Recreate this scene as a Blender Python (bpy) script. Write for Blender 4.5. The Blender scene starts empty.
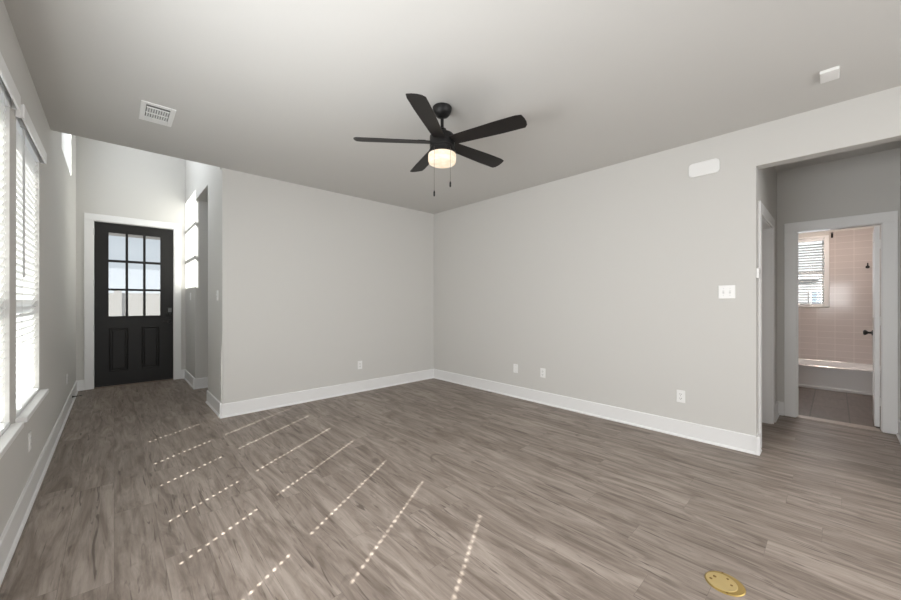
import bpy, bmesh, math, random
from mathutils import Vector, Matrix
random.seed(7)
C = bpy.context.scene.collection
SC = bpy.context.scene
PI = math.pi

# ---------------------------------------------------------------- camera, world, sun, lights, exposure
cam_d = bpy.data.cameras.new('camera'); cam = bpy.data.objects.new('camera', cam_d); C.objects.link(cam)
cam.location = (0, 0, 1.27)
cam.rotation_euler = (math.radians(90), 0, math.radians(-43.09))
cam_d.sensor_width = 36; cam_d.lens = 359.7/901*36; cam_d.shift_y = 2/901
cam_d.clip_start = 0.02; cam_d.clip_end = 300
SC.camera = cam

w = bpy.data.worlds.new('sky'); SC.world = w; w.use_nodes = True
bg = w.node_tree.nodes['Background']
bg.inputs['Color'].default_value = (0.86, 0.92, 1.0, 1); bg.inputs['Strength'].default_value = 0.48

sun_d = bpy.data.lights.new('sun', 'SUN'); sun = bpy.data.objects.new('sun', sun_d); C.objects.link(sun)
AZ, EL = math.radians(58.3), math.radians(42.5)            # azimuth from +Y towards +X
sdir = Vector((math.sin(AZ)*math.cos(EL), math.cos(AZ)*math.cos(EL), -math.sin(EL)))
sun.rotation_euler = sdir.to_track_quat('-Z', 'Y').to_euler()
sun_d.energy = 15; sun_d.angle = math.radians(0.45); sun_d.color = (1, 0.97, 0.92)

def area(name, loc, direction, sx, sy, power, col=(1, 1, 1)):
    d = bpy.data.lights.new(name, 'AREA'); o = bpy.data.objects.new(name, d); C.objects.link(o)
    d.shape = 'RECTANGLE'; d.size = sx; d.size_y = sy; d.energy = power; d.color = col
    o.location = loc; o.rotation_euler = Vector(direction).to_track_quat('-Z', 'Z').to_euler()
    return o
area('rear_fill_light', (1.8, -4.45, 1.45), (0, 1, 0), 4.0, 2.3, 60, (0.95, 0.975, 1.0))  # added soft fill from behind the camera; no patio door stands there
area('right_fill_light', (3.85, -2.6, 1.6), (-1, 0, 0), 1.8, 1.3, 26, (0.97, 0.98, 1.0))  # invented source that brightens the left wall; no window is built here
for yy in (0.47, 1.49):
    area('daylight_side_window', (-0.33, yy, 1.47), (1, 0, 0), 0.78, 1.55, 22, (0.98, 0.99, 1.0))
area('overhead_fill_light', (2.6, -2.2, 2.70), (0, 0, -1), 0.5, 0.5, 10, (1.0, 0.95, 0.88))  # extra unseen overhead fill, not a known kitchen fixture
area('bathroom_ceiling_lamp', (7.35, 0.15, 2.70), (0, 0, -1), 0.25, 0.25, 11, (1.0, 0.82, 0.71))
area('daylight_bath_window', (8.30, 0.51, 1.75), (-1, 0, 0), 0.72, 0.9, 4, (0.86, 0.93, 1.0))
area('foyer_clerestory_sky', (-0.50, 6.03, 3.63), (1, 0, -0.25), 1.1, 1.5, 21, (0.93, 0.96, 1.0))

SC.view_settings.view_transform = 'Standard'; SC.view_settings.look = 'None'
SC.view_settings.gamma = 1; SC.view_settings.use_curve_mapping = False
SC.view_settings.exposure = 0.79
SC.cycles.max_bounces = 12; SC.cycles.diffuse_bounces = 8; SC.cycles.transparent_max_bounces = 16
SC.cycles.caustics_reflective = False; SC.cycles.caustics_refractive = False

# ---------------------------------------------------------------- materials
def mat(name, col, rough=0.5, metal=0.0, emit=None, es=0, spec=0.5, bump=None, vary=0.0):
    m = bpy.data.materials.new(name); m.use_nodes = True
    nt = m.node_tree; b = nt.nodes['Principled BSDF']
    b.inputs['Base Color'].default_value = (*col, 1); b.inputs['Roughness'].default_value = rough
    b.inputs['Metallic'].default_value = metal; b.inputs['Specular IOR Level'].default_value = spec
    if emit: b.inputs['Emission Color'].default_value = (*emit, 1); b.inputs['Emission Strength'].default_value = es
    tc = nt.nodes.new('ShaderNodeTexCoord')
    if bump:
        n = nt.nodes.new('ShaderNodeTexNoise'); n.inputs['Scale'].default_value = bump[0]; n.inputs['Detail'].default_value = 3
        bp = nt.nodes.new('ShaderNodeBump'); bp.inputs['Strength'].default_value = bump[1]; bp.inputs['Distance'].default_value = 0.002
        nt.links.new(tc.outputs['Object'], n.inputs['Vector']); nt.links.new(n.outputs['Fac'], bp.inputs['Height'])
        nt.links.new(bp.outputs['Normal'], b.inputs['Normal'])
    if vary:
        n = nt.nodes.new('ShaderNodeTexNoise'); n.inputs['Scale'].default_value = 6; n.inputs['Detail'].default_value = 4
        r = nt.nodes.new('ShaderNodeMix'); r.data_type = 'RGBA'
        r.inputs[6].default_value = (*[c*(1-vary) for c in col], 1); r.inputs[7].default_value = (*[min(1, c*(1+vary)) for c in col], 1)
        nt.links.new(tc.outputs['Object'], n.inputs['Vector']); nt.links.new(n.outputs['Fac'], r.inputs[0])
        nt.links.new(r.outputs[2], b.inputs['Base Color'])
    return m

M = {}
M['wall'] = mat('wall_paint', (0.62, 0.61, 0.588), 0.75, bump=(260, 0.12), spec=0.3)
M['ceil'] = mat('ceiling_paint', (0.62, 0.612, 0.592), 0.85, bump=(200, 0.15), spec=0.2)
M['trim'] = mat('trim_paint', (0.82, 0.82, 0.82), 0.35, bump=(40, 0.02))
M['plate'] = mat('white_plastic', (0.84, 0.84, 0.83), 0.35, bump=(50, 0.01))
M['slot'] = mat('slot_dark', (0.05, 0.05, 0.05), 0.6, bump=(50, 0.01))
M['greyplastic'] = mat('grey_plastic', (0.55, 0.55, 0.55), 0.4, bump=(50, 0.01))
M['black_door'] = mat('black_door_paint', (0.0115, 0.0105, 0.0098), 0.45, bump=(30, 0.05), spec=0.32)
M['black_metal'] = mat('black_metal', (0.011, 0.0105, 0.0105), 0.42, 0.15, spec=0.35, bump=(80, 0.02))
M['blade'] = mat('fan_blade', (0.013, 0.0112, 0.0105), 0.45, vary=0.25, spec=0.3)
M['steel'] = mat('satin_steel', (0.55, 0.55, 0.54), 0.35, 0.9, bump=(90, 0.02))
M['brass'] = mat('brass', (0.62, 0.48, 0.22), 0.36, 0.7, vary=0.18)
M['brass_rim'] = mat('brass_rim', (0.42, 0.30, 0.10), 0.34, 0.8, vary=0.15)
M['brass_dark'] = mat('brass_dark', (0.26, 0.16, 0.05), 0.4, 0.85, vary=0.1)
M['tub'] = mat('tub_enamel', (0.74, 0.74, 0.75), 0.15, bump=(8, 0.01))
M['slab_ext'] = mat('outdoor_concrete', (0.165, 0.160, 0.158), 0.9, vary=0.12)
M['fence'] = mat('outdoor_stucco', (0.115, 0.108, 0.10), 0.9, vary=0.1)
M['chain'] = mat('chain_metal', (0.16, 0.14, 0.12), 0.4, 0.8, bump=(300, 0.1))
M['vinyl'] = mat('white_vinyl', (0.80, 0.81, 0.82), 0.4, bump=(40, 0.02))
M['rubber'] = mat('rubber', (0.7, 0.7, 0.68), 0.7, bump=(60, 0.05))
M['pane_blue'] = mat('siding_blue_glass', (0.16, 0.21, 0.28), 0.2, vary=0.1)  # bluish glass colour of the neighbour's window pane
M['vent_dark'] = mat('vent_cavity', (0.16, 0.16, 0.16), 0.8, bump=(60, 0.05))

def glass_mat():
    m = bpy.data.materials.new('window_glass'); m.use_nodes = True; nt = m.node_tree; nt.nodes.clear()
    o = nt.nodes.new('ShaderNodeOutputMaterial'); mx = nt.nodes.new('ShaderNodeMixShader')
    t = nt.nodes.new('ShaderNodeBsdfTransparent'); g = nt.nodes.new('ShaderNodeBsdfGlossy')
    t.inputs['Color'].default_value = (0.95, 0.97, 0.97, 1); g.inputs['Roughness'].default_value = 0.03
    mx.inputs[0].default_value = 0.05; nt.links.new(t.outputs[0], mx.inputs[1]); nt.links.new(g.outputs[0], mx.inputs[2])
    nt.links.new(mx.outputs[0], o.inputs[0]); return m
M['glass'] = glass_mat()

def slat_mat():
    m = bpy.data.materials.new('blind_slat'); m.use_nodes = True; nt = m.node_tree; nt.nodes.clear()
    o = nt.nodes.new('ShaderNodeOutputMaterial'); mx = nt.nodes.new('ShaderNodeMixShader')
    d = nt.nodes.new('ShaderNodeBsdfDiffuse'); t = nt.nodes.new('ShaderNodeBsdfTranslucent')
    n = nt.nodes.new('ShaderNodeTexNoise'); n.inputs['Scale'].default_value = 12
    r = nt.nodes.new('ShaderNodeMix'); r.data_type = 'RGBA'
    r.inputs[6].default_value = (0.86, 0.86, 0.85, 1); r.inputs[7].default_value = (0.90, 0.90, 0.89, 1)
    nt.links.new(n.outputs['Fac'], r.inputs[0]); nt.links.new(r.outputs[2], d.inputs['Color']); nt.links.new(r.outputs[2], t.inputs['Color'])
    mx.inputs[0].default_value = 0.31
    nt.links.new(d.outputs[0], mx.inputs[1]); nt.links.new(t.outputs[0], mx.inputs[2]); nt.links.new(mx.outputs[0], o.inputs[0]); return m
M['slat'] = slat_mat()

def drum_mat():
    m = mat('lamp_glass', (0.34, 0.31, 0.27), 0.35); nt = m.node_tree; b = nt.nodes['Principled BSDF']
    tc = nt.nodes.new('ShaderNodeTexCoord'); n = nt.nodes.new('ShaderNodeTexNoise'); n.inputs['Scale'].default_value = 26; n.inputs['Detail'].default_value = 3
    mp = nt.nodes.new('ShaderNodeMapping'); mp.inputs['Scale'].default_value = (1, 1, 2.2)
    r = nt.nodes.new('ShaderNodeValToRGB'); r.color_ramp.elements[0].position = 0.35; r.color_ramp.elements[0].color = (0.95, 0.66, 0.40, 1)
    r.color_ramp.elements[1].position = 0.62; r.color_ramp.elements[1].color = (1.0, 0.86, 0.68, 1)
    nt.links.new(tc.outputs['Object'], mp.inputs[0]); nt.links.new(mp.outputs[0], n.inputs['Vector']); nt.links.new(n.outputs['Fac'], r.inputs[0])
    nt.links.new(r.outputs[0], b.inputs['Emission Color']); b.inputs['Emission Strength'].default_value = 0.50
    return m
M['drum'] = drum_mat()

def floor_mat():
    m = bpy.data.materials.new('plank_floor'); m.use_nodes = True; nt = m.node_tree; b = nt.nodes['Principled BSDF']; L = nt.links.new
    N = nt.nodes.new
    tc = N('ShaderNodeTexCoord'); sx = N('ShaderNodeSeparateXYZ'); L(tc.outputs['Object'], sx.inputs[0])
    row = N('ShaderNodeMath'); row.operation = 'DIVIDE'; row.inputs[1].default_value = 0.182; L(sx.outputs['X'], row.inputs[0])
    rf = N('ShaderNodeMath'); rf.operation = 'FLOOR'; L(row.outputs[0], rf.inputs[0])
    wn_ = N('ShaderNodeTexWhiteNoise'); wn_.noise_dimensions = '1D'; L(rf.outputs[0], wn_.inputs['W'])
    sh = N('ShaderNodeMath'); sh.operation = 'MULTIPLY_ADD'; sh.inputs[1].default_value = 1.22; L(wn_.outputs['Value'], sh.inputs[0]); L(sx.outputs['Y'], sh.inputs[2])
    cb = N('ShaderNodeCombineXYZ'); L(sh.outputs[0], cb.inputs['X']); L(sx.outputs['X'], cb.inputs['Y'])
    br = N('ShaderNodeTexBrick'); L(cb.outputs[0], br.inputs['Vector'])
    br.offset = 0.0; br.offset_frequency = 2; br.inputs['Scale'].default_value = 1.0
    br.inputs['Brick Width'].default_value = 1.22; br.inputs['Row Height'].default_value = 0.182
    br.inputs['Mortar Size'].default_value = 0.0008; br.inputs['Mortar Smooth'].default_value = 0.3; br.inputs['Bias'].default_value = 0
    br.inputs['Color1'].default_value = (0, 0, 0, 1); br.inputs['Color2'].default_value = (1, 1, 1, 1); br.inputs['Mortar'].default_value = (0.3, 0.3, 0.3, 1)
    seed = N('ShaderNodeMath'); seed.operation = 'MULTIPLY'; seed.inputs[1].default_value = 37.0; L(br.outputs['Color'], seed.inputs[0])
    def grain(sc_x, sc_y, detail, rough, dist, off=0.0):
        gx = N('ShaderNodeMath'); gx.operation = 'MULTIPLY'; gx.inputs[1].default_value = sc_x; L(sx.outputs['X'], gx.inputs[0])
        gy = N('ShaderNodeMath'); gy.operation = 'MULTIPLY'; gy.inputs[1].default_value = sc_y; L(sx.outputs['Y'], gy.inputs[0])
        gz = N('ShaderNodeMath'); gz.operation = 'ADD'; gz.inputs[1].default_value = off; L(seed.outputs[0], gz.inputs[0])
        c = N('ShaderNodeCombineXYZ'); L(gx.outputs[0], c.inputs[0]); L(gy.outputs[0], c.inputs[1]); L(gz.outputs[0], c.inputs[2])
        n = N('ShaderNodeTexNoise'); n.inputs['Scale'].default_value = 1; n.inputs['Detail'].default_value = detail
        n.inputs['Roughness'].default_value = rough; n.inputs['Distortion'].default_value = dist
        L(c.outputs[0], n.inputs['Vector']); return n
    fine = grain(85, 4.5, 7, 0.7, 0.5)
    mid = grain(9, 1.2, 6, 0.62, 1.8, 5.0)
    dark = grain(38, 2.4, 3, 0.5, 1.6, 11.0)
    knot = grain(5.0, 2.6, 2, 0.5, 2.5, 23.0)
    def ramp(src, p0, c0, p1, c1):
        r = N('ShaderNodeValToRGB'); e = r.color_ramp.elements; e[0].position = p0; e[0].color = (*c0, 1); e[1].position = p1; e[1].color = (*c1, 1)
        L(src, r.inputs[0]); return r
    def mix(kind, fac, a, bb):
        x = N('ShaderNodeMix'); x.data_type = 'RGBA'; x.blend_type = kind
        if isinstance(fac, float): x.inputs[0].default_value = fac
        else: L(fac, x.inputs[0])
        for i, v in ((6, a), (7, bb)):
            if isinstance(v, tuple): x.inputs[i].default_value = (*v, 1)
            else: L(v, x.inputs[i])
        return x.outputs[2]
    base = ramp(mid.outputs['Fac'], 0.34, (0.178, 0.142, 0.118), 0.64, (0.362, 0.308, 0.268))
    tone = ramp(br.outputs['Color'], 0.0, (0.88, 0.87, 0.86), 1.0, (1.06, 1.06, 1.06))
    c1 = mix('MULTIPLY', 1.0, base.outputs[0], tone.outputs[0])
    fr = ramp(fine.outputs['Fac'], 0.30, (0.84, 0.84, 0.84), 0.70, (1.12, 1.12, 1.12))
    c2 = mix('MULTIPLY', 1.0, c1, fr.outputs[0])
    dr = ramp(dark.outputs['Fac'], 0.60, (0, 0, 0), 0.71, (0.80, 0.80, 0.80))
    c3 = mix('MIX', dr.outputs[0], c2, (0.082, 0.062, 0.050))
    kr = ramp(knot.outputs['Fac'], 0.62, (0, 0, 0), 0.78, (0.6, 0.6, 0.6))
    c4 = mix('MIX', kr.outputs[0], c3, (0.10, 0.076, 0.062))
    mo = N('ShaderNodeMath'); mo.operation = 'MULTIPLY'; mo.inputs[1].default_value = 0.45; L(br.outputs['Fac'], mo.inputs[0])
    c5 = mix('MIX', mo.outputs[0], c4, (0.06, 0.048, 0.04))
    L(c5, b.inputs['Base Color'])
    b.inputs['Roughness'].default_value = 0.46; b.inputs['Specular IOR Level'].default_value = 0.32
    bp = N('ShaderNodeBump'); bp.inputs['Strength'].default_value = 0.12; bp.inputs['Distance'].default_value = 0.0015
    L(fine.outputs['Fac'], bp.inputs['Height']); L(bp.outputs['Normal'], b.inputs['Normal'])
    return m
M['floor'] = floor_mat()

def tile_mat(name, axes, bw, rh, c1, c2, mortar, rough, msize=0.004, offset=0.5, streak=False, origin=(0, 0)):
    m = bpy.data.materials.new(name); m.use_nodes = True; nt = m.node_tree; b = nt.nodes['Principled BSDF']; L = nt.links.new; N = nt.nodes.new
    tc = N('ShaderNodeTexCoord'); sx = N('ShaderNodeSeparateXYZ'); L(tc.outputs['Object'], sx.inputs[0])
    cb = N('ShaderNodeCombineXYZ')
    for i in (0, 1):
        a = N('ShaderNodeMath'); a.operation = 'ADD'; a.inputs[1].default_value = origin[i]; L(sx.outputs[axes[i]], a.inputs[0]); L(a.outputs[0], cb.inputs[i])
    br = N('ShaderNodeTexBrick'); L(cb.outputs[0], br.inputs['Vector']); br.offset = offset; br.inputs['Scale'].default_value = 1
    br.inputs['Brick Width'].default_value = bw; br.inputs['Row Height'].default_value = rh; br.inputs['Mortar Size'].default_value = msize
    br.inputs['Color1'].default_value = (*c1, 1); br.inputs['Color2'].default_value = (*c2, 1); br.inputs['Mortar'].default_value = (*mortar, 1)
    out = br.outputs['Color']
    if streak:
        mp = N('ShaderNodeMapping'); mp.inputs['Scale'].default_value = (4, 26, 1); L(tc.outputs['Object'], mp.inputs[0])
        n = N('ShaderNodeTexNoise'); n.inputs['Scale'].default_value = 1; n.inputs['Detail'].default_value = 5; L(mp.outputs[0], n.inputs['Vector'])
        r = N('ShaderNodeValToRGB'); r.color_ramp.elements[0].position = .3; r.color_ramp.elements[0].color = (.72, .7, .68, 1); r.color_ramp.elements[1].position = .7; r.color_ramp.elements[1].color = (1.15, 1.15, 1.15, 1)
        L(n.outputs['Fac'], r.inputs[0]); x = N('ShaderNodeMix'); x.data_type = 'RGBA'; x.blend_type = 'MULTIPLY'; x.inputs[0].default_value = 1
        L(out, x.inputs[6]); L(r.outputs[0], x.inputs[7]); out = x.outputs[2]
    L(out, b.inputs['Base Color']); b.inputs['Roughness'].default_value = rough
    bp = N('ShaderNodeBump'); bp.inputs['Strength'].default_value = 0.4; bp.inputs['Distance'].default_value = 0.001; bp.invert = True
    L(br.outputs['Fac'], bp.inputs['Height']); L(bp.outputs['Normal'], b.inputs['Normal'])
    return m
M['walltile'] = tile_mat('bath_wall_tile', ('Y', 'Z'), 0.20, 0.10, (0.52, 0.475, 0.46), (0.54, 0.495, 0.48), (0.66, 0.61, 0.59), 0.10, 0.003, 0.0)
M['walltile_x'] = tile_mat('bath_wall_tile_end', ('X', 'Z'), 0.20, 0.10, (0.52, 0.475, 0.46), (0.54, 0.495, 0.48), (0.66, 0.61, 0.59), 0.10, 0.003, 0.0)
M['floortile'] = tile_mat('bath_floor_tile', ('X', 'Y'), 0.62, 0.30, (0.105, 0.082, 0.070), (0.122, 0.096, 0.083), (0.042, 0.034, 0.03), 0.35, 0.006, 0.5, True, (0.2, 0.108))
M['siding'] = tile_mat('neighbour_siding', ('Y', 'Z'), 40, 0.16, (0.24, 0.25, 0.265), (0.24, 0.25, 0.265), (0.17, 0.18, 0.19), 0.8, 0.012)

# ---------------------------------------------------------------- mesh helpers
class MB:
    def __init__(s): s.bm = bmesh.new()
    def box(s, x0, x1, y0, y1, z0, z1, mi=0):
        vs = [s.bm.verts.new(p) for p in ((x0,y0,z0),(x1,y0,z0),(x1,y1,z0),(x0,y1,z0),(x0,y0,z1),(x1,y0,z1),(x1,y1,z1),(x0,y1,z1))]
        for f in ((0,3,2,1),(4,5,6,7),(0,1,5,4),(1,2,6,5),(2,3,7,6),(3,0,4,7)):
            s.bm.faces.new([vs[i] for i in f]).material_index = mi
        return s
    def prism(s, pts, axis, a0, a1):      # 2D outline extruded along an axis ('x','y','z')
        def P(u, v, a): return {'x': (a, u, v), 'y': (u, a, v), 'z': (u, v, a)}[axis]
        A = [s.bm.verts.new(P(u, v, a0)) for u, v in pts]; B = [s.bm.verts.new(P(u, v, a1)) for u, v in pts]
        n = len(pts); s.bm.faces.new(A); s.bm.faces.new(B[::-1])
        for i in range(n): s.bm.faces.new([A[i], B[i], B[(i+1) % n], A[(i+1) % n]])
        return s
    def lathe(s, prof, c=(0, 0, 0), n=40, axis='z'):
        rings = []
        for r, h in prof:
            ring = []
            for k in range(n):
                a = 2*PI*k/n; u, v = r*math.cos(a), r*math.sin(a)
                p = {'z': (u, v, h), 'x': (h, u, v), 'y': (u, h, v)}[axis]
                ring.append(s.bm.verts.new((c[0]+p[0], c[1]+p[1], c[2]+p[2])))
            rings.append(ring)
        for a, b in zip(rings, rings[1:]):
            for k in range(n): s.bm.faces.new([a[k], a[(k+1) % n], b[(k+1) % n], b[k]])
        s.bm.faces.new(rings[0][::-1]); s.bm.faces.new(rings[-1]); return s
    def cyl(s, p, q, r, n=12):
        p, q = Vector(p), Vector(q); d = (q-p); R = d.to_track_quat('Z', 'Y').to_matrix(); L = d.length
        A, B = [], []
        for k in range(n):
            a = 2*PI*k/n; o = Vector((r*math.cos(a), r*math.sin(a), 0))
            A.append(s.bm.verts.new(p+R@o)); B.append(s.bm.verts.new(p+R@(o+Vector((0, 0, L)))))
        s.bm.faces.new(A[::-1]); s.bm.faces.new(B)
        for k in range(n): s.bm.faces.new([A[k], A[(k+1) % n], B[(k+1) % n], B[k]])
        return s
    def tf(s, m): bmesh.ops.transform(s.bm, matrix=m, verts=s.bm.verts); return s
    def build(s, name, m, parent=None, bevel=0, smooth=False, seg=2):
        bmesh.ops.recalc_face_normals(s.bm, faces=s.bm.faces)
        me = bpy.data.meshes.new(name); s.bm.to_mesh(me); s.bm.free()
        for x in (m if isinstance(m, list) else [m]): me.materials.append(x)
        if smooth:
            for p in me.polygons: p.use_smooth = True
            me.set_sharp_from_angle(angle=math.radians(35))
        o = bpy.data.objects.new(name, me); C.objects.link(o)
        if parent: o.parent = parent
        if bevel:
            b = o.modifiers.new('bevel', 'BEVEL'); b.width = bevel; b.segments = seg; b.limit_method = 'ANGLE'; b.angle_limit = math.radians(50)
        return o

def wall_cells(mb, axis, t0, t1, u0, u1, z0, z1, holes=()):
    """slab whose thickness runs t0..t1 on axis; holes = (ua, ub, za, zb)"""
    us = sorted({u0, u1, *[h[0] for h in holes], *[h[1] for h in holes]}); zs = sorted({z0, z1, *[h[2] for h in holes], *[h[3] for h in holes]})
    for a, b in zip(us, us[1:]):
        z_run = None
        for c, d in zip(zs, zs[1:]):
            mu, mz = (a+b)/2, (c+d)/2
            if any(h[0] < mu < h[1] and h[2] < mz < h[3] for h in holes):
                continue
            if axis == 'x': mb.box(t0, t1, a, b, c, d)
            else: mb.box(a, b, t0, t1, c, d)
def tag(o, label=None, cat=None, group=None, kind=None):
    if label: o['label'] = label
    if cat: o['category'] = cat
    if group: o['group'] = group
    if kind: o['kind'] = kind
    return o
def struct(o, label, cat): return tag(o, label, cat, None, 'structure')
def empty(name, loc=(0, 0, 0), rz=0):
    o = bpy.data.objects.new(name, None); C.objects.link(o); o.location = loc; o.rotation_euler = (0, 0, rz); o.empty_display_size = 0.1; return o
def wall(name, label, axis, t0, t1, u0, u1, z0, z1, holes=(), m='wall'):
    mb = MB(); wall_cells(mb, axis, t0, t1, u0, u1, z0, z1, holes)
    bmesh.ops.remove_doubles(mb.bm, verts=mb.bm.verts, dist=1e-5)
    inner = [f for f in mb.bm.faces if all(len(e.link_faces) > 2 for e in f.edges) and False]
    return struct(mb.build(name, M[m]), label, 'wall')

# ---------------------------------------------------------------- key dimensions
XL, XR = -0.396, 3.918          # living room side walls
YB, YF, YK = 4.600, 7.400, -4.5 # living back wall, entry wall, wall behind the camera
H = 2.745; HF = 5.0
XF = 0.870                      # right wall of the foyer
J0, J1, JZ = 5.436, 6.390, 2.762  # passage opening in the foyer's right wall
XH = 5.486                      # hall end wall
HY0, HY1 = -0.425, 0.451        # hall side walls
OZ = 2.407                      # hall opening height
XB, BY0, BY1 = 8.35, -0.75, 1.15   # bathroom

# ---------------------------------------------------------------- structure
struct(MB().box(XL-.14, XH+.06, YK-.12, YF+.06, -.12, 0).build('floor', M['floor']), 'grey-brown wood plank floor running through living room and entry', 'floor')
struct(MB().box(XH+.06, XB+.14, BY0-.12, BY1+.12, -.12, 0).build('floor', M['floortile']), 'brown tile floor with dark grout in the bathroom', 'floor')
struct(MB().box(XL-.14, XR+.12, YK-.12, YB, H, H+.12).build('ceiling', M['ceil']), 'pale grey flat ceiling over the living room', 'ceiling')
struct(MB().box(XL-.14, XF+.12, YB, YF+.14, HF, HF+.12).build('ceiling', M['ceil']), 'high ceiling over the entry foyer', 'ceiling')
struct(MB().box(XR+.12, XH+.12, HY0-.12, HY1+.12, H, H+.12).build('ceiling', M['ceil']), 'ceiling over the small hall', 'ceiling')
struct(MB().box(XH+.12, XB+.14, BY0-.12, BY1+.12, H, H+.12).build('ceiling', M['ceil']), 'ceiling over the bathroom', 'ceiling')

WY = [(3.10, 3.94), (2.085, 2.925), (1.07, 1.91), (0.055, 0.895)]
WZ = (0.60, 2.34)
CW = (5.46, 6.60, 2.86, 4.46)
wall('wall_left', 'long grey wall with the blinds windows on the left', 'x', XL-.14, XL, YK, YF, 0, H, [(a, b, *WZ) for a, b in WY])
wall('wall_left_upper', 'upper left wall of the foyer holding the high window', 'x', XL-.14, XL, YB-.1, YF, H, HF, [(CW[0], CW[1], CW[2], CW[3])])
wall('wall_back', 'grey wall facing the camera across the living room', 'y', YB, YB+.12, XF, XR+.12, 0, H)
wall('wall_upper', 'upper wall above the edge of the living room ceiling', 'y', YB-.1, YB, XL, XF+.12, H+.12, HF)
wall('wall_right', 'long grey wall on the right with the cased opening to the hall', 'x', XR, XR+.12, YK, YB, 0, H, [(HY0, HY1, 0, OZ)])
wall('wall_entry', 'grey wall around the black front door', 'y', YF, YF+.14, XL-.14, XF+.12, 0, HF, [(-.222, .719, 0, 2.465)])
wall('wall_foyer', 'right wall of the foyer with a tall opening', 'x', XF, XF+.12, YB+.12, YF, 0, HF, [(J0, J1, 0, JZ)])
mb = MB()
mb.box(XF+.12, 2.6, J1, J1+.1, 0, JZ+.1).box(XF+.12, 2.6, J0-.1, J0, 0, JZ+.1).box(2.6, 2.7, J0-.1, J1+.1, 0, JZ+.1).box(XF+.12, 2.6, J0, J1, JZ, JZ+.1)
struct(mb.build('wall_passage', M['wall']), 'walls and soffit of the passage right of the front door', 'wall')
wall('wall_rear', 'wall behind the camera', 'y', YK-.12, YK, XL-.14, XR+.12, 0, H)
wall('wall_hall_left', 'left wall of the small hall with a white door', 'y', HY1, HY1+.12, XR+.12, XH, 0, H, [(4.13, 5.00, 0, 2.045)])
wall('wall_hall_right', 'right wall of the small hall', 'y', HY0-.12, HY0, XR+.12, XH, 0, H)
wall('wall_hall_end', 'grey hall wall around the bathroom doorway', 'x', XH, XH+.12, BY0, BY1, 0, H, [(-.317, .292, 0, 2.045)])
wall('wall_bath_back', 'bathroom wall behind the tub, tiled below, holding the blinds window', 'x', XB, XB+.14, BY0, BY1, 0, H, [(.115, .905, 1.215, 2.31)])
TZ = 2.285
mb = MB(); wall_cells(mb, 'x', XB-.012, XB, BY0, BY1, .30, TZ, [(.06, .96, 1.17, TZ+.1)])
struct(mb.build('trim_1', M['walltile']), 'glossy pale pinkish wall tile behind the bathtub', 'wall tile')
wall('wall_bath_left', 'left end wall of the bathroom', 'y', BY1, BY1+.12, XH+.12, XB, 0, H)
wall('wall_bath_right', 'right end wall of the bathroom', 'y', BY0-.12, BY0, XH+.12, XB, 0, H)
struct(MB().box(7.45, XB-.013, BY0, BY0+.012, .30, TZ).build('trim_2', M['walltile_x']), 'tile on the right end wall of the tub', 'wall tile')

# baseboards : segments (axis, plane, sign, a, b)
def baseboard(name, label, segs):
    mb = MB(); T, HB = .014, .150
    for ax, p, s, a, b in segs:
        prof = [(0, 0), (.026, 0), (.025, .008), (.020, .016), (T, .020), (T, HB-.006), (T-.004, HB), (0, HB)]
        pts = [(p+s*u, v) for u, v in prof]
        mb.prism(pts, 'y' if ax == 'x' else 'x', a, b)
    return struct(mb.build(name, M['trim']), label, 'baseboard')
T2 = .026
baseboard('baseboard_left', 'white baseboard along the left window wall', [('x', XL, 1, YK, YF)])
baseboard('baseboard_back', 'white baseboard along the far living room wall', [('y', YB, -1, XF-T2, XR)])
baseboard('baseboard_right', 'white baseboard along the right living room wall', [('x', XR, -1, HY1-T2, YB), ('y', HY1, -1, XR-T2, 4.04), ('x', XR, -1, YK, HY0)])
baseboard('baseboard_foyer', 'white baseboard wrapping the foyer walls beside the passage', [('x', XF, -1, YB-T2, J0), ('x', XF, -1, J1-T2, YF), ('y', J1, -1, XF-T2, 2.6),
          ('y', YF, -1, XL, -.314), ('y', YF, -1, .813, XF)])
baseboard('baseboard_hall', 'white baseboard in the small hall', [('y', HY1, -1, 5.09, XH), ('x', XH, -1, .39, HY1), ('x', XH, -1, HY0, -.412), ('y', HY0, 1, XR, XH)])

# casings
def casing(name, label, axis, plane, s, a, b, zt, wd, t=.016, out=None):
    mb = MB()
    def bx(u0, u1, z0, z1, tt=t):
        p0, p1 = sorted((plane, plane+s*tt))
        if axis == 'y': mb.box(u0, u1, p0, p1, z0, z1)
        else: mb.box(p0, p1, u0, u1, z0, z1)
    bx(a-wd, a, 0, zt); bx(b, b+wd, 0, zt); bx(a-wd, b+wd, zt, zt+wd*1.05)
    return struct(mb.build(name, M['trim'], bevel=.003), label, 'door casing')
casing('trim_3', 'white casing around the black front door', 'y', YF, -1, -.222, .719, 2.463, .092)
casing('trim_4', 'white casing around the bathroom doorway', 'x', XH, -1, -.317, .292, 2.045, .095)
casing('trim_5', 'white casing around the door on the left side of the hall', 'y', HY1, -1, 4.13, 5.00, 2.045, .090)
struct(MB().box(XH-.005, XH+.12, -.317, .292, 0, .006).build('trim_6', mat('threshold_metal', (.42, .37, .33), .4, .3, vary=.1), bevel=.002), 'thin threshold strip under the bathroom doorway', 'threshold')
struct(MB().box(-.213, .711, YF-.004, YF+.14, 0, .014).build('trim_7', mat('threshold_brown', (.20, .15, .12), .45, .2, vary=.1), bevel=.003), 'low brown threshold under the black front door', 'threshold')
# jambs
mb = MB(); mb.box(-.222, -.2135, YF, YF+.14, 0, 2.456).box(.7105, .719, YF, YF+.14, 0, 2.456).box(-.222, .719, YF, YF+.14, 2.456, 2.465)
struct(mb.build('trim_8', M['trim']), 'white jamb of the front door', 'door jamb')

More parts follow.
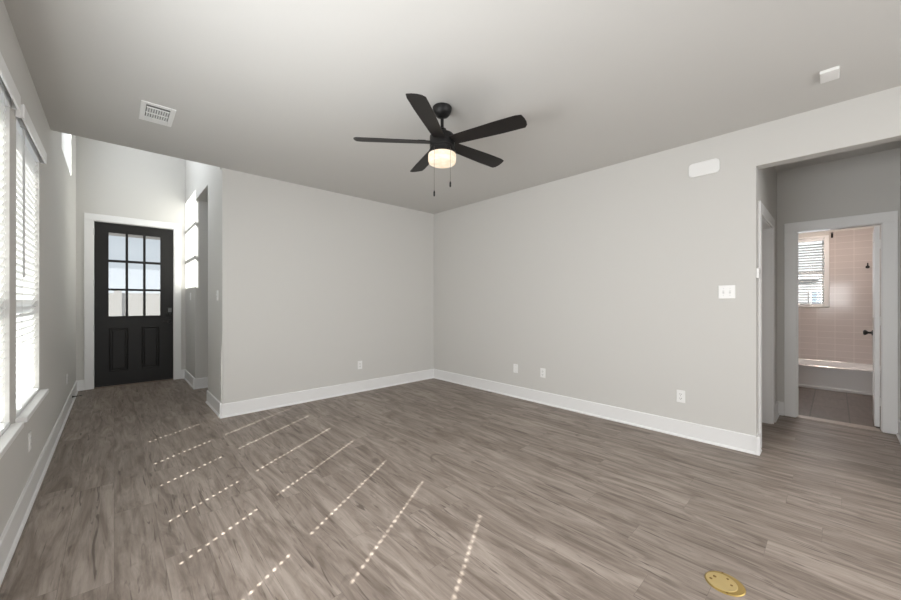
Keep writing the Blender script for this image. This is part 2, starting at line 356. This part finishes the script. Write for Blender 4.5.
# ---------------------------------------------------------------- entry door
d1 = empty('door_1', (.2485, 7.44, 0)); struct(d1, 'black half-glass front door with nine panes over two raised panels', 'door')
def rel(mb, o): return mb.tf(Matrix.Translation(-Vector(o.location)))
DX0, DX1, DZ0, DZ1, DY0, DY1 = -.212, .709, .016, 2.452, 7.417, 7.462
LX = [(-.061, .130), (.157, .335), (.362, .546)]; LZ = [(1.054, 1.443), (1.471, 1.871), (1.903, 2.314)]
PX = [(-.055, .165), (.312, .534)]; PZ = (.226, .881)
def slab(o):
    mb = MB(); holes = [(a, b, c, d) for a, b in LX for c, d in LZ] + [(a, b, *PZ) for a, b in PX]
    wall_cells(mb, 'y', DY0, DY1, DX0, DX1, DZ0, DZ1, holes)
    for f in list(mb.bm.faces): pass
    return rel(mb, o).build('door_slab', M['black_door'], o)
slab(d1)
for a, b in PX:       # raised panels: sloped moulding into recess, raised field
    mb = MB(); z0, z1 = PZ
    rings = [(0, DY0), (.008, DY0-.004), (.018, DY0+.005), (.030, DY0+.006), (.045, DY0-.001)]
    prev = None
    for ins, yy in rings:
        r = [mb.bm.verts.new(p) for p in ((a+ins, yy, z0+ins), (b-ins, yy, z0+ins), (b-ins, yy, z1-ins), (a+ins, yy, z1-ins))]
        if prev:
            for i in range(4): mb.bm.faces.new([prev[i], prev[(i+1) % 4], r[(i+1) % 4], r[i]])
        prev = r
    mb.bm.faces.new(prev)
    back = [mb.bm.verts.new(p) for p in ((a, DY1, z0), (b, DY1, z0), (b, DY1, z1), (a, DY1, z1))]
    mb.bm.faces.new(back[::-1])
    rel(mb, d1).build('raised_panel', M['black_door'], d1)
mb = MB()   # glazing bead lip around the lites
for a, b in LX:
    for c, d in LZ:
        for q in ((a-.006, a+.002, c-.006, d+.006), (b-.002, b+.006, c-.006, d+.006), (a, b, c-.006, c+.002), (a, b, d-.002, d+.006)):
            mb.box(q[0], q[1], DY0-.004, DY0, q[2], q[3])
rel(mb, d1).build('glazing_bead', M['black_door'], d1)
mb = MB()
for a, b in LX:
    for c, d in LZ: mb.box(a, b, 7.436, 7.440, c, d)
rel(mb, d1).build('glass_pane', M['glass'], d1)
lk = rel(MB().box(.625, .700, DY0-.028, DY0, 1.050, 1.180), d1).build('keypad_deadbolt', M['black_metal'], d1, .012)
rel(MB().box(.640, .685, DY0-.031, DY0-.028, 1.105, 1.168), d1).build('keypad_face', mat('keypad_face', (.10, .105, .10), .3, bump=(50, .01)), lk, .004)
rel(MB().lathe([(.010, DY0-.042), (.012, DY0-.028)], (.6625, 0, 1.075), 16, 'y'), d1).build('thumb_turn', M['black_metal'], lk)
lv = rel(MB().lathe([(.030, DY0-.012), (.033, DY0-.006), (.033, DY0)], (.6625, 0, .955), 24, 'y'), d1).build('door_handle', M['black_metal'], d1, smooth=True)
rel(MB().cyl((.6625, DY0-.012, .955), (.6625, DY0-.048, .955), .010).cyl((.675, DY0-.048, .955), (.575, DY0-.048, .953), .0085), d1).build('lever', M['black_metal'], lv, smooth=True)
for z in (2.296, 1.548, .889, .229):
    rel(MB().cyl((-.217, 7.408, z-.05), (-.217, 7.408, z+.05), .0075).box(-.229, -.217, 7.398, 7.400, z-.05, z+.05), d1).build('hinge', M['steel'], d1, smooth=True)
rel(MB().box(-.205, .702, 7.410, 7.417, .016, .034), d1).build('door_sweep', M['black_door'], d1)

# ---------------------------------------------------------------- bathroom door (open) and hall door (closed)
d2 = empty('door_2', (5.612, -.272, 0), math.radians(-1.5)); struct(d2, 'open white interior door with black knob in the bathroom doorway', 'door')
W2, T = .58, .035
mb = MB(); wall_cells(mb, 'y', -T, 0, 0, W2, .016, 2.036, [(.10, .48, .25, .95), (.10, .48, 1.10, 1.92)])
mb.box(.10, .48, -T+.008, -.008, .25, .95).box(.10, .48, -T+.008, -.008, 1.10, 1.92)
mb.build('door_slab', M['trim'], d2)
kn = MB().lathe([(.030, 0), (.030, .006), (.012, .012), (.011, .034), (.020, .042), (.028, .052), (.028, .062), (.018, .070)], (W2-.065, 0, .93), 24, 'y').build('door_knob', M['black_metal'], d2, smooth=True)
for z in (.27, 1.08, 1.85):
    MB().cyl((-.004, -.037, z-.045), (-.004, -.037, z+.045), .005).box(-.003, 0, -.034, -.002, z-.045, z+.045).build('hinge', M['trim'], d2, smooth=True)
mb = MB().box(XH, XH+.12, .286, .292, 0, 2.045).box(XH, XH+.12, -.317, -.311, 0, 2.045).box(XH, XH+.12, -.317, .292, 2.039, 2.045)
mb.box(XH+.03, XH+.042, .276, .286, 0, 2.039)
struct(mb.build('trim_9', M['trim']), 'white jamb of the bathroom doorway', 'door jamb')

d3 = empty('door_3', (4.565, .53, 0)); struct(d3, 'closed white door on the left side of the hall', 'door')
mb = MB(); wall_cells(mb, 'y', .530, .565, 4.14, 4.99, .012, 2.036, [(4.26, 4.87, .25, .95), (4.26, 4.87, 1.10, 1.92)])
mb.box(4.26, 4.87, .538, .557, .25, .95).box(4.26, 4.87, .538, .557, 1.10, 1.92)
rel(mb, d3).build('door_slab', M['trim'], d3)
struct(MB().box(4.13, 4.139, .451, .571, 0, 2.045).box(4.991, 5.0, .451, .571, 0, 2.045).box(4.139, 4.991, .451, .571, 2.037, 2.045).build('trim_10', M['trim']), 'white jamb of the hall door', 'door jamb')

# ---------------------------------------------------------------- living room windows and blinds
SILL = .63
def living_window(n, y0, y1, label):
    r = empty('window_%d' % n, (XL, (y0+y1)/2, 0)); struct(r, label, 'window')
    xo = XL-.14
    mb = MB(); z0, z1 = .60, 2.34; f = .045
    for q in ((y0, y0+f, z0, z1), (y1-f, y1, z0, z1), (y0+f, y1-f, z0, z0+f), (y0+f, y1-f, z1-f, z1), (y0+f, y1-f, 1.29, 1.345)):
        mb.box(xo+.005, xo+.055, *q)
    rel(mb, r).build('window_frame', M['vinyl'], r, .003)
    rel(MB().box(xo+.026, xo+.032, y0+f, y1-f, z0+f, 1.29).box(xo+.026, xo+.032, y0+f, y1-f, 1.345, z1-f), r).build('glass_pane', M['glass'], r)
    rel(MB().box(xo+.055, XL, y0+.001, y1-.001, .601, SILL).box(XL, XL+.045, y0-.035, y1+.035, .601, SILL), r).build('window_sill', M['trim'], r, .004)
    return r
wl = ['side window with closed white blinds nearest the front door', 'side window with closed white blinds cut by the left picture edge', 'side window beside the camera', 'side window behind the camera']
for i, (a, b) in enumerate(WY): living_window(i+1, a, b, wl[i])

def blind_parts(r, y0, y1, ztop, zbot, xc, lad, tilt, pitch, valance=None, wand=None, hole=True, sw=.050):
    """slats in the plane x = xc; tilt from horizontal; room side is +x for the living room"""
    mb = MB(); ct, st = math.cos(tilt), math.sin(tilt); n = int((ztop-.03-zbot-.02)/pitch)
    hw, hy = .0070, .0085
    def quad(ya, yb, ua, ub, zc):
        K = 3; prev = None
        for k in range(K+1):
            u = ua+(ub-ua)*k/K; bow = .0025*(1-(2*u/sw)**2)
            px = xc+u*ct+bow*st; pz = zc-u*st+bow*ct
            r_ = [mb.bm.verts.new((px, ya, pz)), mb.bm.verts.new((px, yb, pz))]
            if prev: mb.bm.faces.new([prev[0], prev[1], r_[1], r_[0]])
            prev = r_
    for k in range(n):
        zc = zbot+.035+pitch*k+random.uniform(-.0012, .0012)
        ys = [y0+.001]
        for l in lad:
            if hole:
                quad(ys[-1], l-hy, -sw/2, sw/2, zc); quad(l-hy, l+hy, -sw/2, -hw, zc); quad(l-hy, l+hy, hw, sw/2, zc); ys.append(l+hy)
        quad(ys[-1], y1-.001, -sw/2, sw/2, zc)
    rel(mb, r).build('slats', M['slat'], r, smooth=True)
    mb = MB()
    for l in lad:
        mb.box(xc+.0255, xc+.027, l-.003, l-.0015, zbot+.02, ztop-.03).box(xc-.0275, xc-.026, l-.003, l-.0015, zbot+.02, ztop-.03)
    rel(mb, r).build('ladder_cord', M['rubber'], r)
    rel(MB().box(xc-.024, xc+.024, y0+.004, y1-.004, zbot, zbot+.018), r).build('bottom_rail', M['vinyl'], r, .003)
    rel(MB().box(xc-.028, xc+.026, y0+.003, y1-.003, ztop-.045, ztop), r).build('head_rail', M['vinyl'], r, .002)
for i, (a, b) in enumerate(WY):
    c = (a+b)/2
    r = empty('window_blind', (XL, c, WZ[1]))
    tag(r, ['closed white slatted blind with hanging wand, in the window nearest the front door', 'closed white slatted blind cut by the left edge of the picture',
            'closed white slatted blind beside the camera', 'closed white slatted blind behind the camera'][i], 'window blind', 'white slatted blinds on the left wall')
    blind_parts(r, a, b, 2.325, SILL+.002, XL-.022, (c-.275, c+(.335 if i == 0 else .275)), math.radians(-62), .0425)
    rel(MB().box(XL+.022, XL+.034, a-.035, b+.035, 2.285, 2.365).box(XL+.0005, XL+.022, a-.035, a-.025, 2.285, 2.365).box(XL+.0005, XL+.022, b+.025, b+.035, 2.285, 2.365), r).build('valance', M['trim'], r, .004)
    wd = rel(MB().cyl((XL+.016, a+.10, 1.41), (XL+.016, a+.10, 2.27), .0045, 8), r).build('wand', M['greyplastic'], r, smooth=True)
    rel(MB().cyl((XL-.005, a+.10, 2.288), (XL+.016, a+.10, 2.268), .003, 8), r).build('wand_hook', M['steel'], wd)

# foyer high window
r = empty('window_5', (XL, 6.03, CW[2])); struct(r, 'high window in the left wall of the foyer', 'window')
mb = MB(); y0, y1, z0, z1 = CW; f = .05; xo = XL-.14
hs = (z1-z0-2*f)/3
for q in ((y0, y0+f, z0, z1), (y1-f, y1, z0, z1), (y0+f, y1-f, z0, z0+f), (y0+f, y1-f, z1-f, z1), (y0+f, y1-f, z0+f+hs-.01, z0+f+hs+.01), (y0+f, y1-f, z0+f+2*hs-.01, z0+f+2*hs+.01)):
    mb.box(xo+.005, xo+.05, *q)
rel(mb, r).build('window_frame', M['vinyl'], r, .003)
rel(MB().box(xo+.026, xo+.031, y0+f, y1-f, z0+f, z1-f), r).build('glass_pane', M['glass'], r)

# bathroom window
r = empty('window_6', (XB, .51, 1.17)); struct(r, 'small white-framed window above the bathtub', 'window')
mb = MB()
for q in ((.065, .118, 1.19, 2.335), (.902, .955, 1.19, 2.335), (.118, .902, 1.19, 1.222), (.118, .902, 2.305, 2.335)): mb.box(XB-.030, XB, *q)
rel(mb, r).build('window_trim', M['trim'], r, .003)
mb = MB()
for q in ((.115, .145, 1.215, 2.31), (.875, .905, 1.215, 2.31), (.145, .875, 1.215, 1.245), (.145, .875, 2.28, 2.31), (.145, .875, 1.745, 1.775)): mb.box(XB+.09, XB+.135, *q)
rel(mb, r).build('window_frame', M['vinyl'], r, .002)
rel(MB().box(XB+.11, XB+.115, .145, .875, 1.245, 1.745).box(XB+.11, XB+.115, .145, .875, 1.775, 2.28), r).build('glass_pane', M['glass'], r)
r = empty('window_blind', (XB, .51, 2.30)); tag(r, 'white horizontal blind with open slats in the bathroom window above the tub', 'window blind')
blind_parts(r, .119, .901, 2.302, 1.224, XB+.004, (.28, .74), math.radians(24), .043, hole=False, sw=.048)

# ---------------------------------------------------------------- bathtub
t = empty('bathtub', (7.52, .17, 0)); tag(t, 'white alcove bathtub under the bathroom window', 'bathtub')
x0, x1, y0, y1, zr = 7.50, 8.335, -.735, 1.145, .335
def rr(cx, cy, a, b, r, n=6):
    out = []
    for sx_, sy_, a0 in ((1, 1, 0), (-1, 1, 90), (-1, -1, 180), (1, -1, 270)):
        for k in range(n+1):
            an = math.radians(a0+90*k/n); out.append((cx+sx_*(a-r)+r*math.cos(an), cy+sy_*(b-r)+r*math.sin(an)))
    return out
mb = MB(); cx, cy, a_, b_ = (x0+x1)/2, (y0+y1)/2, (x1-x0)/2, (y1-y0)/2
loops = [(a_, b_, .02, zr-.03), (a_, b_, .02, zr-.006), (a_-.006, b_-.006, .02, zr), (a_-.075, b_-.09, .12, zr), (a_-.085, b_-.10, .12, zr-.012), (a_-.11, b_-.14, .14, .16), (a_-.16, b_-.24, .12, .085), (.05, .2, .04, .08)]
prev = None
for a, b, rad, z in loops:
    ring = [mb.bm.verts.new((px, py, z)) for px, py in rr(cx, cy, a, b, rad)]
    if prev:
        for i in range(len(ring)): mb.bm.faces.new([prev[i], prev[(i+1) % len(ring)], ring[(i+1) % len(ring)], ring[i]])
    prev = ring
mb.bm.faces.new(prev)
rel(mb, t).build('tub_basin', M['tub'], t, smooth=True)
mb = MB().prism([(x0+.022, 0), (x0+.022, zr-.03), (x0+.045, zr-.03), (x0+.045, 0)], 'y', y0, y1)
mb.box(x0+.004, x0+.03, y0, y1, 0, .035)
rel(mb, t).build('tub_apron', M['tub'], t, .004)

# small fixtures above the tub
o = MB().box(XB-.020, XB-.0005, .020, .044, 2.290, 2.375).cyl((XB-.02, .032, 2.355), (XB-.06, .032, 2.340), .010).build('wall_bracket', M['black_metal'], None, .003)
tag(o, 'tiny black bracket at the top corner of the bathroom window', 'bracket')
hk = MB().lathe([(.022, XB-.019), (.022, XB-.0125)], (0, -.337, 1.80), 16, 'x').cyl((XB-.018, -.337, 1.80), (XB-.055, -.337, 1.80), .007).cyl((XB-.055, -.337, 1.795), (XB-.055, -.337, 1.86), .007).build('wall_hook', M['black_metal'], smooth=True)
tag(hk, 'small dark hook on the tiled wall beside the open bathroom door', 'hook')

# ---------------------------------------------------------------- electrical plates
def place(o, loc, normal):
    o.location = loc; o.rotation_euler = (0, 0, math.atan2(normal[1], normal[0])+PI/2); return o
def plate_root(name, loc, normal, label, cat, group=None):
    # local frame: x across, z up, front at -y
    r = empty(name); place(r, loc, normal); tag(r, label, cat, group); return r
def outlet(loc, normal, label, blank=False):
    r = plate_root('wall_outlet' if not blank else 'blank_wall_plate', loc, normal, label, 'outlet' if not blank else 'wall plate', 'white outlet plates low on the walls' if not blank else None)
    MB().box(-.036, .036, -.006, 0, -.058, .058).build('cover_plate', M['plate'], r, .003)
    if blank:
        for z in (-.042, .042): MB().lathe([(.003, -.007), (.003, -.006)], (0, 0, z), 10, 'y').build('screw', M['greyplastic'], r)
        return r
    for z in (-.020, .020):
        s = MB().box(-.017, .017, -.0085, -.006, z-.0145, z+.0145).build('socket', M['plate'], r, .002)
        MB().box(-.0085, -.0055, -.0090, -.0084, z-.002, z+.008).box(.0050, .0085, -.0090, -.0084, z-.001, z+.007).cyl((0, -.0084, z-.008), (0, -.0090, z-.008), .0028, 10).build('slot', M['slot'], s)
    MB().lathe([(.003, -.0068), (.003, -.006)], (0, 0, 0), 10, 'y').build('screw', M['greyplastic'], r)
    return r
outlet((XR, .996, .378), (-1, 0), 'white outlet on the right wall below the double switch near the hall')
outlet((XR, 2.495, .383), (-1, 0), 'white outlet on the right wall with two sockets, second plate from the room corner')
outlet((XR, 2.913, .383), (-1, 0), 'blank white wall plate on the right wall, nearest the room corner', True)
outlet((2.543, YB, .378), (0, -1), 'white outlet on the far wall left of the room corner')
outlet((XL, 3.513, .380), (1, 0), 'outlet on the left wall under the window sill')
outlet((XL, 6.017, .385), (1, 0), 'outlet low on the left wall near the front door')
def switch(loc, normal, label, gangs=1):
    r = plate_root('light_switch', loc, normal, label, 'light switch'); w_ = .036+.023*(gangs-1)
    MB().box(-w_, w_, -.006, 0, -.058, .058).build('cover_plate', M['plate'], r, .003)
    for g in range(gangs):
        x = (g-(gangs-1)/2)*.046
        MB().box(x-.006, x+.006, -.0072, -.006, -.013, .013).build('switch_opening', M['greyplastic'], r)
        MB().prism([(-.0060, -.008), (-.016, .006), (-.014, .011), (-.0060, .006)], 'x', x-.0042, x+.0042).build('toggle', M['plate'], r, .001)
        for z in (-.030, .030): MB().lathe([(.003, -.0068), (.003, -.006)], (x, 0, z), 10, 'y').build('screw', M['greyplastic'], r)
    return r
switch((XR, .647, 1.358), (-1, 0), 'white double toggle switch on the right wall beside the hall opening', 2)
switch((XF, 4.843, 1.345), (-1, 0), 'white switch on the foyer wall end, near side of the tall passage')
switch((XF, 6.833, 1.355), (-1, 0), 'white switch on the foyer wall beside the front door, below the sun patch')
r = plate_root('wall_control', (3.968, HY1, 1.512), (0, -1), 'small white control box on the jamb of the hall opening', 'wall control')
MB().box(-.038, .038, -.018, 0, -.042, .042).build('housing', M['plate'], r, .004)
MB().box(-.022, .022, -.0195, -.018, -.006, .026).build('display', M['greyplastic'], r, .001)

# door chime
r = plate_root('door_chime', (XR, .8135, 2.482), (-1, 0), 'white rounded chime box high on the right wall left of the hall opening', 'door chime')
pts = []
for sx_, sy_, a0 in ((1, 1, 0), (-1, 1, 90), (-1, -1, 180), (1, -1, 270)):
    for k in range(7):
        an = math.radians(a0+15*k); pts.append((sx_*(.117-.034)+.034*math.cos(an), sy_*(.064-.034)+.034*math.sin(an)))
MB().prism(pts, 'y', -.024, -.004).build('cover', M['plate'], r, .008, seg=3)
MB().prism([(u*.96, v*.94) for u, v in pts], 'y', -.004, 0).build('back_plate', M['greyplastic'], r)

# ceiling sensor box
r = empty('ceiling_sensor', (3.372, .024, H)); tag(r, 'small rectangular white box on the ceiling at upper right', 'ceiling sensor')
MB().box(-.075, .075, -.043, .043, -.020, 0).build('housing', M['plate'], r, .004)
MB().box(-.055, .055, -.030, .030, -.0212, -.020).build('cover', M['plate'], r, .001)

# ceiling vent
r = empty('ceiling_vent', (.247, 3.632, H)); tag(r, 'white rectangular air vent on the ceiling at left', 'vent')
hx, hy = .103, .178
mb = MB()
for q in ((-hx, -hx+.032, -hy, hy), (hx-.032, hx, -hy, hy), (-hx+.032, hx-.032, -hy, -hy+.036), (-hx+.032, hx-.032, hy-.085, hy)): mb.box(*q, -.008, 0)
mb.build('frame', M['plate'], r, .003)
MB().box(-hx+.03, hx-.03, -hy+.03, hy-.08, -.0015, -.0005).build('cavity', M['vent_dark'], r)
MB().box(-.068, .068, -hy+.075, -hy+.083, -.010, -.002).box(-.068, .068, .000, .006, -.010, -.002).box(-.002, .002, -hy+.08, .003, -.0095, -.003).build('cross_bar', M['plate'], r)
for k in range(9):
    x = -.060+.015*k
    m_ = Matrix.Translation((x, 0, -.006)) @ Matrix.Rotation(math.radians(38), 4, 'Y')
    MB().box(-.0055, .0055, -hy+.080, hy-.086, -.0006, .0006).tf(m_).build('louver', M['plate'], r)

# ---------------------------------------------------------------- ceiling fan
fan = empty('ceiling_fan', (1.8155, 2.0333, H)); tag(fan, 'black five-blade ceiling fan with glowing drum light and two pull chains', 'ceiling fan')
MB().lathe([(.068, 0), (.073, -.006), (.072, -.022), (.063, -.048), (.046, -.068), (.026, -.077), (.018, -.079)]).build('canopy', M['black_metal'], fan, smooth=True)
MB().lathe([(.0125, -.075), (.0125, -.200)], n=20).build('downrod', M['black_metal'], fan, smooth=True)
MB().lathe([(.020, -.160), (.030, -.166), (.034, -.190), (.062, -.197), (.086, -.210), (.094, -.226), (.094, -.300), (.088, -.306), (.088, -.312), (.094, -.316), (.094, -.330), (.088, -.334)], n=48).build('motor_housing', M['black_metal'], fan, smooth=True)
R_ = .645
def blade(az):
    b = MB(); zt = -.268; n = 14; top, bot = [], []
    outline = []
    for k in range(n+1):
        u = .092+(R_-.092)*k/n; outline.append((u, .050+.016*min(1, (u-.092)/.38)))
    tip = [(R_+.006, .045), (R_+.012, .015), (R_+.010, -.020), (R_+.0, -.058)]
    up = [(u, v) for u, v in outline[:-1]] + [(R_-.012, .066)]; lo = [(u, -v) for u, v in outline]
    pts = up + tip + lo[::-1][1:]
    b.prism(pts, 'z', -.003, .003)
    b.tf(Matrix.Translation((0, 0, zt)) @ Matrix.Rotation(az, 4, 'Z') @ Matrix.Rotation(math.radians(-13), 4, 'X'))
    o = b.build('blade', M['blade'], fan, .0015)
    a = MB().box(.080, .165, -.022, .022, .003, .009).box(.125, .185, -.040, .040, .003, .008)
    a.tf(Matrix.Translation((0, 0, zt)) @ Matrix.Rotation(az, 4, 'Z') @ Matrix.Rotation(math.radians(-13), 4, 'X'))
    a.build('blade_bracket', M['black_metal'], o, .002)
YAW = math.radians(43.09)
for k in range(5): blade(math.radians(185+72*k)-YAW)
MB().lathe([(.088, -.332), (.102, -.336), (.104, -.352), (.098, -.357)], n=48).build('light_collar', M['black_metal'], fan, smooth=True)
MB().lathe([(.094, -.355), (.104, -.359), (.106, -.380), (.105, -.410), (.099, -.424), (.086, -.431), (.02, -.434)], n=48).build('lamp_shade', M['drum'], fan, smooth=True)
def chain(px, pz, ln):
    o = MB().cyl((px, pz, -.345), (px, pz, -.345-ln), .0013, 6).build('pull_chain', M['chain'], fan)
    MB().lathe([(.003, -.345-ln+.004), (.0065, -.345-ln-.006), (.0065, -.345-ln-.032), (.003, -.345-ln-.038)], (px, pz, 0), 12).build('chain_fob', M['black_metal'], o, smooth=True)
def fr(Xc, Zc): # camera-aligned offset to world xy
    return (Xc*math.cos(YAW)+Zc*math.sin(YAW), -Xc*math.sin(YAW)+Zc*math.cos(YAW))
chain(*fr(-.055, -.112), .325); chain(*fr(.062, -.112), .258)

# ---------------------------------------------------------------- brass floor cover
g = empty('floor_outlet_cover', (2.013, .340, 0), 0); g.scale = (.89, .89, .89); tag(g, 'round brass outlet cover set in the plank floor', 'floor outlet cover')
MB().lathe([(.084, 0), (.084, .001), (.080, .0045), (.074, .005), (.02, .005)], n=48).build('flange', M['brass_rim'], g, smooth=True)
ox, oy = fr(-.014, .003); g.rotation_euler = (0, 0, 0)
ld_ = MB().lathe([(.066, .0048), (.066, .0062), (.063, .0080), (.056, .0072), (.02, .0072)], (ox, oy, 0), 48).build('flip_lid', M['brass'], g, smooth=True)
for a_, r_, q_ in ((150, .044, .007), (105, .036, .008), (20, .046, .006), (-40, .040, .006)):
    px_, py_ = fr(r_*math.cos(math.radians(a_)), r_*math.sin(math.radians(a_)))
    MB().lathe([(q_, .0072), (q_*.9, .0086)], (ox+px_, oy+py_, 0), 12).build('screw', M['brass_dark'], ld_)
for a_ in (60, 240):
    px_, py_ = fr(.076*math.cos(math.radians(a_)), .076*math.sin(math.radians(a_)))
    MB().lathe([(.005, .0045), (.0045, .0060)], (px_, py_, 0), 12).build('screw', M['brass_dark'], g)

# ---------------------------------------------------------------- door stop
ds = empty('door_stop', (XL+.014, 6.52, .085)); tag(ds, 'dark spring door stop on the left baseboard near the front door', 'door stop')
MB().lathe([(.012, 0), (.012, .004), (.008, .008)], n=16, axis='x').build('base', M['black_metal'], ds, smooth=True)
mb = MB()
for k in range(14): mb.lathe([(.0055, .008+.0045*k), (.0065, .010+.0045*k), (.0055, .012+.0045*k)], n=10, axis='x')
mb.build('spring', M['black_metal'], ds, smooth=True)
MB().lathe([(.007, .070), (.008, .072), (.008, .082), (.006, .084)], n=12, axis='x').build('rubber_tip', M['black_metal'], ds, smooth=True)

# ---------------------------------------------------------------- outdoors seen through glass
struct(MB().box(-60, 60, YF+.14, 80, -.20, -.10).build('ground', M['slab_ext']), 'pale paved ground outside the front door', 'ground')
struct(MB().box(XB+.14, 60, -40, YF+.14, -.20, -.10).build('ground', M['slab_ext']), 'pale paved ground outside the bathroom', 'ground')
struct(MB().box(-1.5, 2.2, YF+.14, 9.9, 2.60, 2.75).build('porch_roof', mat('porch_paint', (.42, .41, .40), .8, vary=.04)), 'porch soffit outside the front door', 'porch roof')
fw = MB().box(-30, 30, 34, 34.3, -.10, 1.9)
for k in range(20): fw.box(-30+3*k, -29.6+3*k, 33.9, 34, -.10, 2.05)
struct(fw.build('garden_wall', M['fence']), 'low stucco wall across the street seen through the front door panes', 'garden wall')
nb = empty('neighbour_house', (15, 1, -.1)); struct(nb, 'pale sided house beyond the bathroom window', 'house')
rel(MB().box(15, 21, -9, 12, -.10, 5.5), nb).build('wall', M['siding'], nb)
wn = rel(MB().box(14.94, 15, .22, .52, 1.02, 1.62).box(14.90, 15, .32, 1.4, 1.92, 1.99), nb).build('window', M['vinyl'], nb, .01)
rel(MB().box(14.93, 14.94, .28, .46, 1.08, 1.56), nb).build('pane', M['pane_blue'], wn)
